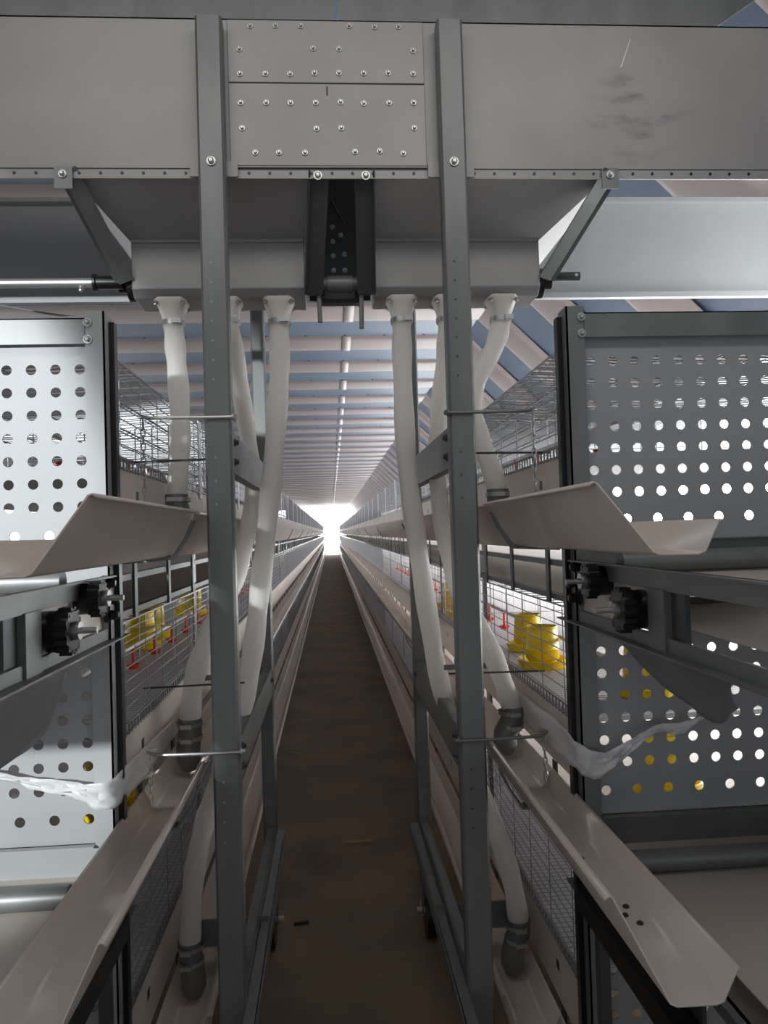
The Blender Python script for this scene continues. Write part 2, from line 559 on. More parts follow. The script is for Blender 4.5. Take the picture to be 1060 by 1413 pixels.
# the two hoppers with their auger boxes
for s, (xo, xi), (to, ti) in ((-1, (-0.555, -0.056), (-0.661, -0.030)), (1, (0.648, 0.150), (0.795, 0.142))):
    h = MB()
    h.add([(to, YF + 0.01, 0.966), (ti, YF + 0.01, 0.966), (xi, 2.25, 0.862), (xo, 2.25, 0.862)], [(0, 1, 2, 3)])
    h.add([(to, YR - 0.01, 0.966), (ti, YR - 0.01, 0.966), (xi, 2.43, 0.862), (xo, 2.43, 0.862)], [(0, 1, 2, 3)])
    h.add([(to, YF + 0.01, 0.966), (xo, 2.25, 0.862), (xo, 2.43, 0.862), (to, YR - 0.01, 0.966)], [(0, 1, 2, 3)])
    h.add([(ti, YF + 0.01, 0.966), (xi, 2.25, 0.862), (xi, 2.43, 0.862), (ti, YR - 0.01, 0.966)], [(0, 1, 2, 3)])
    hp = h.build('hopper', M['plate'], g, thick=0.003)
    x0, x1 = sorted((xo, xi))
    b = MB()
    b.prism([(2.25, 0.870), (2.25, 0.722), (2.275, 0.700), (2.405, 0.700), (2.43, 0.722), (2.43, 0.870)], 'x', x0, x1)
    b.box(x0, x1, 2.243, 2.25, 0.855, 0.868)
    b.build('auger_box', M['plate'], g, bevel=0.003)
    # angle iron along the outer edge of the hopper
    a0, a1 = Vector((to - s * 0.004, YF - 0.002, 0.968)), Vector((xo + s * 0.012, 2.245, 0.742))
    an = MB().bar(a0, a1, 0.004, 0.045, up=(1, 0, 0.3))
    an.bar(a0 + Vector((s * 0.018, 0.012, 0.004)), a1 + Vector((s * 0.018, 0.012, 0.004)), 0.036, 0.004, up=(0, -1, 0.8))
    an.box(*sorted((to - 0.03, to + 0.016)), YF - 0.006, YF - 0.002, 0.915, 0.972)
    an = an.build('hopper_angle', M['galv'], g)
    MB().bolt((to - 0.008, YF - 0.006, 0.952), (0, -1, 0), 0.007, 0.012).build('bolt', M['chrome'], an)
    # dark inner channel beside the slot between the hoppers
    xa, xb = sorted((ti, ti - s * 0.052))
    ch = MB()
    ch.add([(xa, YF + 0.006, 0.968), (xb, YF + 0.006, 0.968), (xb + (xi - ti), 2.24, 0.70), (xa + (xi - ti), 2.24, 0.70),
            (xa, YF + 0.016, 0.968), (xb, YF + 0.016, 0.968), (xb + (xi - ti), 2.25, 0.70), (xa + (xi - ti), 2.25, 0.70)],
           [(0, 1, 2, 3), (4, 7, 6, 5), (0, 4, 5, 1), (2, 6, 7, 3), (0, 3, 7, 4), (1, 5, 6, 2)])
    e = ti if s < 0 else ti
    ch.bar((e, YF + 0.0, 0.966), (e + (xi - ti), 2.236, 0.70), 0.004, 0.016)
    ch = ch.build('hopper_side_channel', M['dark'], g)
    MB().bolt((ti - s * 0.022, YF + 0.003, 0.953), (0, -1, 0), 0.008, 0.01).build('bolt', M['chrome'], ch)
    # flanged bearing and shaft stub
    bx = xi - s * 0.012
    be = MB().cyl((bx, 2.31, 0.742), (bx - s * 0.022, 2.31, 0.742), 0.042, 20)
    be.cyl((bx - s * 0.02, 2.31, 0.742), (bx - s * 0.045, 2.31, 0.742), 0.026, 16)
    be.cyl((bx, 2.27, 0.72), (bx - s * 0.02, 2.25, 0.715), 0.016, 10)
    be.build('bearing', M['black'], g, smooth=True)
    MB().tube([(bx - s * 0.028, 2.26, 0.705), (bx - s * 0.03, 2.255, 0.60 if s > 0 else 0.62)], 0.007, 8).build('drain_pin', M['galv'], g)
    be = MB().cyl((xo, 2.31, 0.748), (xo + s * 0.02, 2.31, 0.748), 0.046, 20)
    be.cyl((xo + s * 0.015, 2.31, 0.748), (xo + s * 0.05, 2.31, 0.748), 0.018, 16)
    be.build('bearing', M['black'], g, smooth=True)
sh = MB().cyl((-2.3, 2.27, 0.748), (-0.66, 2.27, 0.748), 0.013, 16).build('drive_shaft', M['chrome'], g, smooth=True)
cp = MB().cyl((-0.665, 2.27, 0.748), (-0.585, 2.27, 0.748), 0.019, 20)
cp.cyl((-0.668, 2.27, 0.748), (-0.660, 2.27, 0.748), 0.025, 20)
cp.build('coupling', M['black'], sh, smooth=True)
MB().bolt((-0.70, 2.26, 0.735), (0, -0.5, -1), 0.006, 0.02).build('bolt', M['chrome'], sh)
sh = MB().cyl((0.66, 2.27, 0.756), (0.775, 2.27, 0.756), 0.013, 16).build('drive_shaft', M['dark'], g, smooth=True)
MB().cyl((0.762, 2.256, 0.756), (0.762, 2.2555, 0.756), 0.005, 10).build('pin_hole', M['chrome'], sh)
ct = MB().box(-0.010, 0.118, 2.36, 2.364, 0.70, 1.15)
ct.box(-0.010, 0.118, 2.33, 2.364, 0.70, 0.712)
ct = ct.build('centre_plate', M['dark'], g)
for bx, bz in ((0.035, 0.945), (0.06, 0.92), (0.035, 0.90), (0.07, 0.86), (0.035, 0.855), (0.035, 0.81), (0.07, 0.81), (0.035, 0.775), (0.07, 0.775)):
    MB().bolt((bx - 0.004, 2.36, bz), (0, -1, 0), 0.005, 0.008).build('bolt', M['chrome'], ct, smooth=True)
MB().cyl((-0.03, 2.27, 0.738), (0.13, 2.27, 0.738), 0.020, 18).cyl((0.01, 2.27, 0.738), (0.085, 2.27, 0.738), 0.025, 18).build('shaft_coupler', M['galv'], g, smooth=True)
v = MB()
v.tube([(0.032, 2.3, 1.05), (0.03, 2.3, 1.0), (-0.002, 2.3, 0.93)], 0.003, 6).tube([(0.03, 2.3, 1.0), (0.065, 2.3, 0.93)], 0.003, 6)
v.build('pull_cord', M['black'], g)

# ------------------------------------------------------------------ feed hoses and their nozzles
YT = 2.31
PATHS = [
    (-1, 0, [(-0.453, 0.665), (-0.449, 0.60), (-0.444, 0.518), (-0.438, 0.389), (-0.441, 0.26), (-0.453, 0.115)], 'white feed hose outermost on the left, ending at the top trough'),
    (-1, 1, [(-0.292, 0.665), (-0.282, 0.60), (-0.262, 0.472), (-0.240, 0.298), (-0.228, 0.168), (-0.241, 0.04), (-0.279, -0.109), (-0.341, -0.235), (-0.390, -0.34), (-0.420, -0.444), (-0.430, -0.545)], 'middle white feed hose of the left trio, curving behind the post to the middle trough'),
    (-1, 2, [(-0.137, 0.665), (-0.138, 0.60), (-0.142, 0.47), (-0.158, 0.297), (-0.183, 0.081), (-0.212, -0.133), (-0.235, -0.303), (-0.262, -0.451), (-0.306, -0.598), (-0.358, -0.743), (-0.402, -0.867), (-0.432, -1.011), (-0.446, -1.19)], 'long white feed hose nearest the aisle on the left, reaching the lowest trough'),
    (1, 2, [(0.233, 0.665), (0.232, 0.60), (0.230, 0.464), (0.235, 0.2), (0.256, -0.019), (0.282, -0.237), (0.309, -0.433), (0.353, -0.608), (0.422, -0.784), (0.478, -0.938), (0.514, -1.069), (0.530, -1.19)], 'long white feed hose nearest the aisle on the right, reaching the lowest trough'),
    (1, 1, [(0.374, 0.665), (0.371, 0.60), (0.361, 0.506), (0.336, 0.33), (0.326, 0.176), (0.340, 0.001), (0.373, -0.153), (0.418, -0.264), (0.466, -0.353), (0.505, -0.463), (0.535, -0.555)], 'middle white feed hose of the right trio, passing behind the post to the middle trough'),
    (1, 0, [(0.540, 0.665), (0.537, 0.62), (0.512, 0.548), (0.462, 0.46), (0.441, 0.372), (0.462, 0.272), (0.495, 0.172), (0.510, 0.105)], 'white feed hose outermost on the right, bent in an S to the top trough'),
]
TIER = ('top', 'middle', 'lowest')
for s, k, pts, lab in PATHS:
    side = 'left' if s < 0 else 'right'
    x0 = pts[0][0]
    tb = thing('feed_hose', (x0, YT, 0.70), lab, 'hose', 'feed hoses under the gantry')
    deep = 0.0 if k != 1 else (0.55 if s < 0 else 0.22)
    pp = []
    for i, (x, z) in enumerate(pts):
        f_ = deep * math.sin(math.pi * min(1, max(0, (0.60 - z) / 0.95))) ** 1.2 if z > -0.35 else 0.0
        if k == 2 and s > 0:
            f_ = 0.16 * math.exp(-((z + 0.60) / 0.22) ** 2)
        q_ = (YT + f_) / YT
        pp.append((x * q_, YT + f_, z * q_))
    path = smooth_path(pp, 6)
    n = len(path)
    rad = [0.030 + 0.0018 * math.sin(i * 0.9) for i in range(n)]
    MB().tube(path, rad, 18, caps=False).build('sleeve', M['sleeve'], tb, smooth=True)
    sp = MB()
    q = 16
    rings = []
    for (half, rr, zz_) in ((0.046, 0.040, 0.704), (0.046, 0.040, 0.697), (0.040, 0.036, 0.685), (0.0, 0.033, 0.655), (0.0, 0.032, 0.625)):
        ring = []
        for a in range(q):
            an = 2 * math.pi * (a + 0.5) / q
            cx_, sy_ = math.cos(an), math.sin(an)
            if half:
                m_ = half / max(abs(cx_), abs(sy_))
                ring.append((x0 + cx_ * m_, YT + sy_ * m_, zz_))
            else:
                ring.append((x0 + (pts[1][0] - x0) * (0.7 - zz_) / 0.1 + cx_ * rr, YT + sy_ * rr, zz_))
        rings.append(ring)
    sp.add([p_ for r_ in rings for p_ in r_], [(i * q + a, i * q + (a + 1) % q, (i + 1) * q + (a + 1) % q, (i + 1) * q + a) for i in range(4) for a in range(q)])
    sp = sp.build('spout', M['spout'], tb, smooth=True)
    for a, b_ in ((-1, -1), (1, -1), (-1, 1), (1, 1)):
        MB().bolt((x0 + a * 0.039, YT + b_ * 0.039, 0.690), (0, -0.6, -1), 0.005, 0.012).build('screw', M['chrome'], sp)
    cz = 0.636
    xc = x0 + (pts[1][0] - x0) * 0.5
    cl = MB().tube([(xc, YT, cz - 0.007), (xc, YT, cz + 0.007)], 0.0345, 20, caps=False)
    cl.box(xc + 0.004, xc + 0.03, YT - 0.042, YT - 0.032, cz - 0.007, cz + 0.007)
    cl.build('hose_clamp', M['chrome'], tb, smooth=True)
    # nozzle in the trough
    xn, zn = pts[-1]
    nz = thing('feed_nozzle', (xn, YT, zn), 'metal feed nozzle below the hose in the %s trough on the %s' % (TIER[k], side), 'nozzle', 'feed nozzles in the troughs')
    zb = -0.028 - PITCH * k
    xt = CX + s * 0.472
    MB().tube([(xn, YT, zn + 0.012), (xn, YT, zn - 0.02), (xt, YT, zb + 0.06), (xt, YT, zb + 0.03), (xt, YT, zb)], [0.034, 0.034, 0.035, 0.036, 0.022], 22).build('body', M['galv'], nz, smooth=True)
    for zc in (zn - 0.004, zn - 0.045):
        cm = MB().tube([(xn + (xt - xn) * 0.3, YT, zc - 0.006), (xn + (xt - xn) * 0.3, YT, zc + 0.006)], 0.038, 22, caps=False)
        cm.box(xn - 0.02, xn + 0.012, YT - 0.048, YT - 0.036, zc - 0.006, zc + 0.006)
        cm.build('clamp', M['chrome'], nz, smooth=True)

# chains hanging from the hook rods
for s in (-1, 1):
    for k, (z1, z0) in enumerate(((0.300, 0.05), (-0.548, -0.665), (-1.337, -1.40))):
        x = CX + s * 0.507
        y = YF - 0.035
        ch = MB()
        zc, i = z1, 0
        while zc > z0:
            dx, dy = (0.0055, 0) if i % 2 else (0, 0.0055)
            pts = []
            for a in range(9):
                an = 2 * math.pi * a / 8
                pts.append((x + dx * math.cos(an), y + dy * math.cos(an), zc - 0.011 + 0.012 * math.sin(an)))
            ch.tube(pts, 0.0017, 6, caps=False)
            zc -= 0.0185
            i += 1
        o = ch.build('chain', M['chrome'], None, smooth=True, origin=(x, y, z1))
        tag(o, 'short link chain hanging from the %s hook rod on the %s post' % (('upper', 'middle', 'lowest')[k], 'left front' if s < 0 else 'right front'), 'chain', 'chains on the hook rods')

# ------------------------------------------------------------------ feed troughs
for s in (-1, 1):
    for k in range(3):
        side = 'left' if s < 0 else 'right'
        b0 = -PITCH * k
        ye = 1.10 if s > 0 else 1.06
        tr = thing('feed_trough', (CX + s * 0.47, ye, -0.05 + b0), 'long beige feed trough of the %s tier along the %s side of the aisle' % (TIER[k], side), 'trough', 'feed troughs')
        prof = [(0.378, 0.062), (0.385, 0.068), (0.391, 0.066), (0.436, -0.042), (0.446, -0.047), (0.505, -0.048), (0.516, -0.044), (0.538, 0.000), (0.543, 0.002)]
        P = [(CX + s * u, v + b0) for u, v in prof]
        m_ = MB()
        # near end is cut back at the rim
        ys = [ye, ye + 0.12]
        top = [(P[i][0], ye + (0.10 if i < 3 else 0.0 if i > 3 else 0.0), P[i][1]) for i in range(len(P))]
        far = [(x, 2.05, z) for x, z in P]
        L = len(P)
        m_.add(top + far, [(i, i + 1, L + i + 1, L + i) for i in range(L - 1)])
        m_.build('near_length', M['trough'], tr, thick=0.003, smooth=True)
        m2 = MB().sweep([(x + s * 0.0025, z - 0.004) for x, z in P], 1.93, END - 0.5, steps=30)
        m2.build('long_run', M['trough'], tr, thick=0.003, smooth=True)
        for yb in [1.92] + [1.92 + 2.5 * j for j in range(1, 12)]:
            ring = [(CX + s * u, v + b0) for u, v in ((0.372, 0.04), (0.39, -0.0), (0.425, -0.055), (0.545, -0.062), (0.545, -0.057), (0.430, -0.050), (0.396, 0.0), (0.378, 0.042))]
            MB().prism(ring, 'y', yb, yb + 0.035).build('strap_bracket', M['galv'], tr)

# ------------------------------------------------------------------ cage rows
HOLE = 0.0121


def hole_panel(s, b0):
    """perforated end plate: seven rows of round holes and a wider spaced bottom row"""
    m_ = MB()
    y = 1.835
    rows = [(0.400 - 0.0535 * i, 0.0555) for i in range(7)] + [(0.012, 0.0775)]
    x_in, x_out = 0.59, 1.74
    q = 12

    def cell(xa, xb, za, zb, hx, hz):
        vs = []
        for a in range(q):
            an = 2 * math.pi * a / q
            c_, s_ = math.cos(an), math.sin(an)
            m2 = 1 / max(abs(c_), abs(s_))
            ux, uz = c_ * m2, s_ * m2
            ox = hx + (ux * (xb - hx) if ux > 0 else ux * (hx - xa))
            oz = hz + (uz * (zb - hz) if uz > 0 else uz * (hz - za))
            vs.append((ox, oz))
        # squash onto the cell corners
        inner = [(hx + HOLE * math.cos(2 * math.pi * a / q), hz + HOLE * math.sin(2 * math.pi * a / q)) for a in range(q)]
        V = [(CX + s * u, y, v + b0) for u, v in vs + inner]
        m_.add(V, [(a, (a + 1) % q, q + (a + 1) % q, q + a) for a in range(q)])
        # corner fillers
        for cx_, cz_, ai in ((xb, zb, 1), (xa, zb, 4), (xa, za, 7), (xb, za, 10)):
            V = [(CX + s * u, y, v + b0) for u, v in (vs[ai], (cx_, cz_), vs[(ai + 1) % q])]
            m_.add(V, [(0, 1, 2)])

    def strip(xa, xb, za, zb):
        m_.add([(CX + s * u, y, v + b0) for u, v in ((xa, za), (xb, za), (xb, zb), (xa, zb))], [(0, 1, 2, 3)])

    zs = [0.470] + [0.5 * (rows[i][0] + rows[i + 1][0]) for i in range(7)] + [-0.045]
    for i, (hz, stp) in enumerate(rows):
        first = 0.611
        n = int((x_out - 0.02 - first) / stp) + 1
        xs = [first + stp * j for j in range(n)]
        left = first - 0.024
        strip(x_in - 0.03, left, zs[i + 1], zs[i])
        for j, hx in enumerate(xs):
            xa = left if j == 0 else hx - stp / 2
            xb = hx + stp / 2
            cell(xa, xb, zs[i + 1], zs[i], hx, hz)
        if xs[-1] + stp / 2 < x_out:
            strip(xs[-1] + stp / 2, x_out, zs[i + 1], zs[i])
    return m_


def X(s, u):
    return CX + s * u


for s in (-1, 1):
    side = 'left' if s < 0 else 'right'
    row = thing('cage_row', (X(s, 1.15), 1.85, FL), 'long three tier wire cage row on the %s of the aisle' % side, 'cage', 'cage rows')
    # end frame
    cp_ = MB()
    cp_.box(*sorted((X(s, 0.548), X(s, 0.592))), 1.815, 1.819, FL, 0.532)
    cp_.box(*sorted((X(s, 0.548), X(s, 0.552))), 1.815, 1.88, FL, 0.532)
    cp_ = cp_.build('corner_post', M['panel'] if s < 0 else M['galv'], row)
    for zb in (0.505, 0.465):
        MB().bolt((X(s, 0.585), 1.815, zb), (0, -1, 0), 0.007, 0.012).build('bolt', M['chrome'], cp_, smooth=True)
    MB().box(*sorted((X(s, 0.535), X(s, 0.548))), 1.85, 1.875, FL, 0.515).build('edge_strip', M['black'], row)
    MB().box(*sorted((X(s, 1.72), X(s, 1.76))), 1.815, 1.86, FL, 0.53).build('corner_post', M['galv'], row)
    tr_ = MB().box(*sorted((X(s, 0.592), X(s, 1.74))), 1.812, 1.817, 0.455, 0.515)
    tr_.box(*sorted((X(s, 0.592), X(s, 1.74))), 1.812, 1.85, 0.512, 0.515)
    tr_.build('top_rail', M['galv'], row)
    for k in range(3):
        b0 = -PITCH * k
        hole_panel(s, b0).build('end_panel', M['panel'], row, thick=0.003)
        lr = MB().box(*sorted((X(s, 0.592), X(s, 1.74))), 1.818, 1.823, -0.118 + b0, -0.040 + b0)
        lr.box(*sorted((X(s, 0.592), X(s, 1.74))), 1.80, 1.823, -0.043 + b0, -0.040 + b0)
        lr.box(*sorted((X(s, 0.592), X(s, 1.74))), 1.80, 1.823, -0.120 + b0, -0.117 + b0)
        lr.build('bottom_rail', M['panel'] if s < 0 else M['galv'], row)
        bd = MB().box(*sorted((X(s, 0.549), X(s, 0.555))), 1.885, END - 0.5, 0.025 + b0, 0.172 + b0)
        bd = bd.build('guard_board', M['board'], row)
        for j in range(5):
            MB().box(*sorted((X(s, 0.5485), X(s, 0.552))), 2.08 + 0.62 * j, 2.105 + 0.62 * j, 0.10 + b0, 0.125 + b0).build('square_hole', M['black'], bd)
        fg = MB()
        y = 1.87
        while y < 8.0:
            fg.box(*sorted((X(s, 0.556), X(s, 1.70))), y, y + 0.021, 0.168 + b0, 0.180 + b0)
            y += 0.026
        fg.box(*sorted((X(s, 0.556), X(s, 1.70))), 8.0, END - 0.5, 0.170 + b0, 0.178 + b0)
        fg.build('floor_grid', M['slat'], row)
        # front mesh
        fm = MB()
        for z in [0.205 + 0.032 * i for i in range(8)]:
            fm.wire((X(s, 0.553), 1.89, z + b0), (X(s, 0.553), 30 if k < 2 else 16, z + b0), 0.0012)
        y = 1.95
        while y < 9:
            fm.wire((X(s, 0.553), y, 0.17 + b0), (X(s, 0.553), y, 0.445 + b0), 0.0011)
            y += 0.21 if y < 3.2 else 0.06
        while y < END - 1:
            fm.bar((X(s, 0.553), y, 0.17 + b0), (X(s, 0.553), y, 0.445 + b0), 0.006, 0.012, caps=False)
            y += 0.11
        fm.build('front_mesh', M['frontwire'], row)
        ld = MB()
        for z in (0.176, 0.200):
            ld.wire((X(s, 0.549), 1.89, z + b0), (X(s, 0.549), 8, z + b0), 0.0022)
        y = 1.9
        while y < 6:
            ld.wire((X(s, 0.549), y, 0.170 + b0), (X(s, 0.549), y, 0.200 + b0), 0.0018)
            y += 0.03
        ld.build('edge_mesh', M['wire'], row)
        # back mesh
        bm_ = MB()
        for z in [0.19 + 0.045 * i for i in range(6)]:
            bm_.wire((X(s, 1.70), 1.89, z + b0), (X(s, 1.70), 20, z + b0), 0.0014)
        y = 1.95
        while y < 14:
            bm_.wire((X(s, 1.70), y, 0.17 + b0), (X(s, 1.70), y, 0.445 + b0), 0.0016)
            y += 0.09
        bm_.build('back_mesh', M['whitewire'], row)
        # roof net, sagging a little
        rn = MB()
        y = 1.9
        while y < END - 1:
            zf = lambda t: 0.447 - 0.022 * math.sin(math.pi * t) + b0
            for j in range(4):
                t0, t1 = j / 4, (j + 1) / 4
                dy = random.uniform(-0.01, 0.01)
                rn.wire((X(s, 0.556 + 1.15 * t0), y + dy, zf(t0)), (X(s, 0.556 + 1.15 * t1), y + dy, zf(t1)), 0.0022 if k == 0 else 0.0014)
            y += (0.035 if k == 0 else 0.08) if y < 6 else (0.11 if y < 14 else 0.4)
            if k and y > 14:
                break
        for j in range(9):
            u = 0.556 + 1.15 * j / 8
            rn.wire((X(s, u), 1.89, 0.447 - 0.022 * math.sin(math.pi * j / 8) + b0), (X(s, u), 30, 0.447 - 0.022 * math.sin(math.pi * j / 8) + b0), 0.002)
        rn.build('roof_net', M['wire'], row)
        # partitions every cage length
        for j in range(6):
            y = 1.83 + 1.25 * (j + 1)
            pt = MB()
            u = 0.60
            while u < 1.70:
                pt.wire((X(s, u), y, 0.178 + b0), (X(s, u), y, 0.445 + b0), 0.0022)
                u += 0.065
            pt.wire((X(s, 0.56), y, 0.31 + b0), (X(s, 1.70), y, 0.31 + b0), 0.0018)
            pt.build('partition', M['whitewire'], row)
        # belt carrier rails under each floor
        cr = MB()
        for z in (-0.098, -0.188):
            cr.box(*sorted((X(s, 0.556), X(s, 0.576))), 1.88, END - 0.6, z - 0.008 + b0, z + 0.008 + b0)
        y = 2.05
        while y < 12:
            cr.box(*sorted((X(s, 0.550), X(s, 0.556))), y, y + 0.03, -0.205 + b0, 0.02 + b0)
            y += 0.42
        cr.build('carrier_rail', M['dark'], row)
    for j in range(1, 42):
        y = 1.83 + 1.25 * j
        if y > END - 1:
            break
        if y < 22:
            MB().box(*sorted((X(s, 0.577), X(s, 0.582))), y - 0.03, y + 0.03, FL, 0.165).build('module_post', M['galv'], row)
        mp_ = MB().box(*sorted((X(s, 0.5435), X(s, 0.5480))), y - 0.03, y + 0.03, 0.150, 0.455)
        mp_.build('module_strip', M['whitewire'], row)  # white on the top tier only: its lit look is put into the colour

# ------------------------------------------------------------------ manure belts and their drives at the row ends
for s in (-1, 1):
    side = 'left' if s < 0 else 'right'
    for k in range(2):
        b0 = -PITCH * k
        yn = 0.95
        bt = MB()
        loop = [(1.88, -0.112), (yn + 0.04, -0.112)] + [(yn + 0.04 - 0.045 * math.sin(math.pi * a / 8), -0.157 + 0.045 * math.cos(math.pi * a / 8)) for a in range(1, 8)] + [(yn + 0.04, -0.202), (1.88, -0.202)]
        loop = [(END - 0.8, -0.112)] + loop + [(END - 0.8, -0.202)]
        x0, x1 = sorted((X(s, 0.625), X(s, 1.66)))
        L = len(loop)
        bt.add([(x0, y, z + b0) for y, z in loop] + [(x1, y, z + b0) for y, z in loop], [(i, i + 1, L + i + 1, L + i) for i in range(L - 1)])
        o = bt.build('manure_belt', M['belt'], None, thick=0.002, origin=(X(s, 1.15), 1.0, -0.15 + b0))
        tag(o, 'wide pale manure belt looping out of the %s tier on the %s' % (TIER[k], side), 'belt', 'manure belts')
        dr = thing('belt_drive', (X(s, 0.6), 1.4, -0.2 + b0), 'dark belt drive frame bolted to the %s tier end on the %s' % (TIER[k], side), 'machine', 'belt drives')
        fr = MB()
        fr.box(*sorted((X(s, 0.553), X(s, 0.560))), 0.85, 1.86, -0.122 + b0, -0.084 + b0)
        fr.box(*sorted((X(s, 0.540), X(s, 0.560))), 0.85, 1.86, -0.088 + b0, -0.084 + b0)
        fr.build('upper_side_rail', M['galv'], dr)
        fr = MB()
        fr.box(*sorted((X(s, 0.553), X(s, 0.560))), 0.85, 1.92, -0.232 + b0, -0.205 + b0)
        fr.box(*sorted((X(s, 0.530), X(s, 0.560))), 0.85, 1.92, -0.234 + b0, -0.230 + b0)
        fr.build('lower_side_rail', M['galv'], dr)
        MB().box(*sorted((X(s, 0.566), X(s, 0.571))), 1.40, 1.86, -0.205 + b0, -0.118 + b0).build('backing_plate', M['board'], dr)
        MB().box(*sorted((X(s, 0.548), X(s, 0.566))), 1.325, 1.395, -0.232 + b0, -0.12 + b0).build('upright', M['galv'], dr)
        MB().box(*sorted((X(s, 0.562), X(s, 0.570))), 1.270, 1.325, -0.232 + b0, -0.12 + b0).build('upright', M['dark'], dr)
        if k == 0:
            for yy, zz_, rr in ((1.64, -0.122, 0.034), (1.455, -0.166, 0.040)):
                gr = MB()
                q = 14
                for i in range(q):
                    a = 2 * math.pi * i / q
                    a2 = a + math.pi / q
                    gr.bar((X(s, 0.535), yy + rr * math.cos(a), zz_ + rr * math.sin(a)), (X(s, 0.512), yy + rr * math.cos(a), zz_ + rr * math.sin(a)), 0.009, 0.009)
                gr.cyl((X(s, 0.564), yy, zz_), (X(s, 0.540), yy, zz_), rr * 0.95, 22)
                gr.cyl((X(s, 0.540), yy, zz_), (X(s, 0.512), yy, zz_), rr, 22)
                gr = gr.build('sprocket', M['black'], dr, smooth=True)
                hub = MB().tube([(X(s, 0.512), yy, zz_), (X(s, 0.500), yy, zz_)], 0.017, 18)
                hub.cyl((X(s, 0.502), yy, zz_), (X(s, 0.470), yy, zz_), 0.006, 12)
                hub.build('hub', M['chrome'], gr, smooth=True)
            kn = MB()
            for yy, zz_ in ((1.80, -0.10), (1.83, -0.14), (1.82, -0.175)):
                kn.bolt((X(s, 0.56), yy, zz_), (-s, 0, 0), 0.012, 0.03)
            kn.build('adjuster', M['black'], dr)
        MB().cyl((X(s, 0.60), 1.66, -0.085 + b0), (X(s, 1.70), 1.66, -0.085 + b0), 0.024, 22).build('press_roller', M['galv'], dr, smooth=True)
        MB().cyl((X(s, 0.575), yn + 0.04, -0.157 + b0), (X(s, 1.70), yn + 0.04, -0.157 + b0), 0.040, 22).build('end_roller', M['galv'], dr, smooth=True)
        if k == 1:
            lg = MB().box(*sorted((X(s, 0.535), X(s, 0.555))), 1.70, 1.73, FL, -0.23 + b0)
            lg.box(*sorted((X(s, 0.555), X(s, 0.558))), 1.70, 1.76, FL, -0.23 + b0)
            lg.build('leg', M['dark'], dr)
            MB().box(*sorted((X(s, 0.515), X(s, 0.560))), 0.9, 1.80, -0.240 + b0, -0.19 + b0).build('skid_beam', M['black'], dr)

# ------------------------------------------------------------------ drinkers
for s in (-1, 1):
    side = 'left' if s < 0 else 'right'
    for k in range(3):
        b0 = -PITCH * k
        u = 0.735 if s > 0 else 0.745
        dl = thing('drinker_line', (X(s, u), 1.9, 0.27 + b0), 'water pipe with orange drinking cups inside the %s cages on the %s' % (TIER[k], side), 'drinker', 'drinker lines')
        MB().cyl((X(s, u), 1.9, 0.275 + b0), (X(s, u), 22, 0.275 + b0), 0.008, 10).build('pipe', M['pipe'], dl, smooth=True)
        for j in range(22):
            y = 2.12 + 0.33 * j
            cu = MB().lathe((X(s, u), y, 0.196 + b0), [(0.0, 0.002), (0.017, 0.0), (0.024, 0.012), (0.026, 0.014), (0.024, 0.016), (0.012, 0.008), (0.006, 0.012), (0.0055, 0.07), (0.010, 0.074), (0.010, 0.082), (0.0, 0.084)], 14)
            cu.build('cup', M['orange'], dl, smooth=True)

# ------------------------------------------------------------------ yellow feeders
proto = None


def feeder(x, y, z, label, sc=1.0, rot=0.0):
    global proto
    if proto is None:
        f_ = thing('hanging_feeder', (0, 0, -H), label, 'feeder', 'yellow feeders')
        dm = MB().lathe((0, 0, -H), [(0.050, 0.026), (0.056, 0.034), (0.055, 0.06), (0.0565, 0.062), (0.0545, 0.066), (0.053, 0.09), (0.0545, 0.092), (0.0525, 0.096), (0.050, 0.132), (0.053, 0.135), (0.052, 0.139), (0.047, 0.139), (0.046, 0.12), (0.047, 0.03)], 32)
        dm.build('drum', M['yellow'], f_, smooth=True)
        pn = MB().lathe((0, 0, -H), [(0.0, 0.003), (0.070, 0.0), (0.078, 0.004), (0.084, 0.024), (0.086, 0.028), (0.083, 0.031), (0.079, 0.028), (0.072, 0.010), (0.050, 0.014), (0.044, 0.030)], 36)
        pn.build('pan', M['yellow'], f_, smooth=True)
        proto = f_
        o = f_
    else:
        o = proto.copy()
        COL.objects.link(o)
        for chd in list(proto.children):
            c2 = chd.copy()
            c2.parent = o
            COL.objects.link(c2)
    o.location = (x, y, z + H)
    o.rotation_euler = (0, 0, rot)
    o.scale = (sc, sc, sc)
    o['label'] = label
    return o


ft = 0.181 - PITCH
fd = [
    (0.700, 2.56, ft, 'yellow drum feeder on the right middle cage floor, nearest beside the end post', 1.0),
    (0.745, 2.92, ft, 'yellow drum feeder on the right middle cage floor, just behind the nearest one', 1.0),
    (0.715, 4.62, ft, 'yellow drum feeder seen between the hoses and the right front post', 1.1),
    (0.690, 4.15, ft, 'low yellow feeder behind the mesh right of the aisle hoses', 1.0),
    (-0.835, 3.40, ft, 'tall looking yellow drum feeder on the left middle cage floor near the end post', 1.15),
    (-0.870, 3.75, ft, 'yellow drum feeder half hidden behind the nearer one in the left middle cage', 1.15),
    (-0.865, 4.75, ft, 'yellow drum feeder on the left middle cage floor beside the left front post', 1.25),
    (0.850, 2.08, ft, 'yellow feeder glimpsed through the upper holes of the right middle end panel', 1.0),
    (0.930, 2.16, -0.108 - PITCH, 'yellow feeder lying on the belt behind the lower holes of the right middle end panel', 1.25),
    (-0.640, 2.22, -0.108 - PITCH, 'yellow feeder lying on the belt under the left middle cage floor', 1.25),
]
for x, y, z, lab, sc in fd:
    feeder(x, y, z, lab, sc, random.uniform(0, 3))

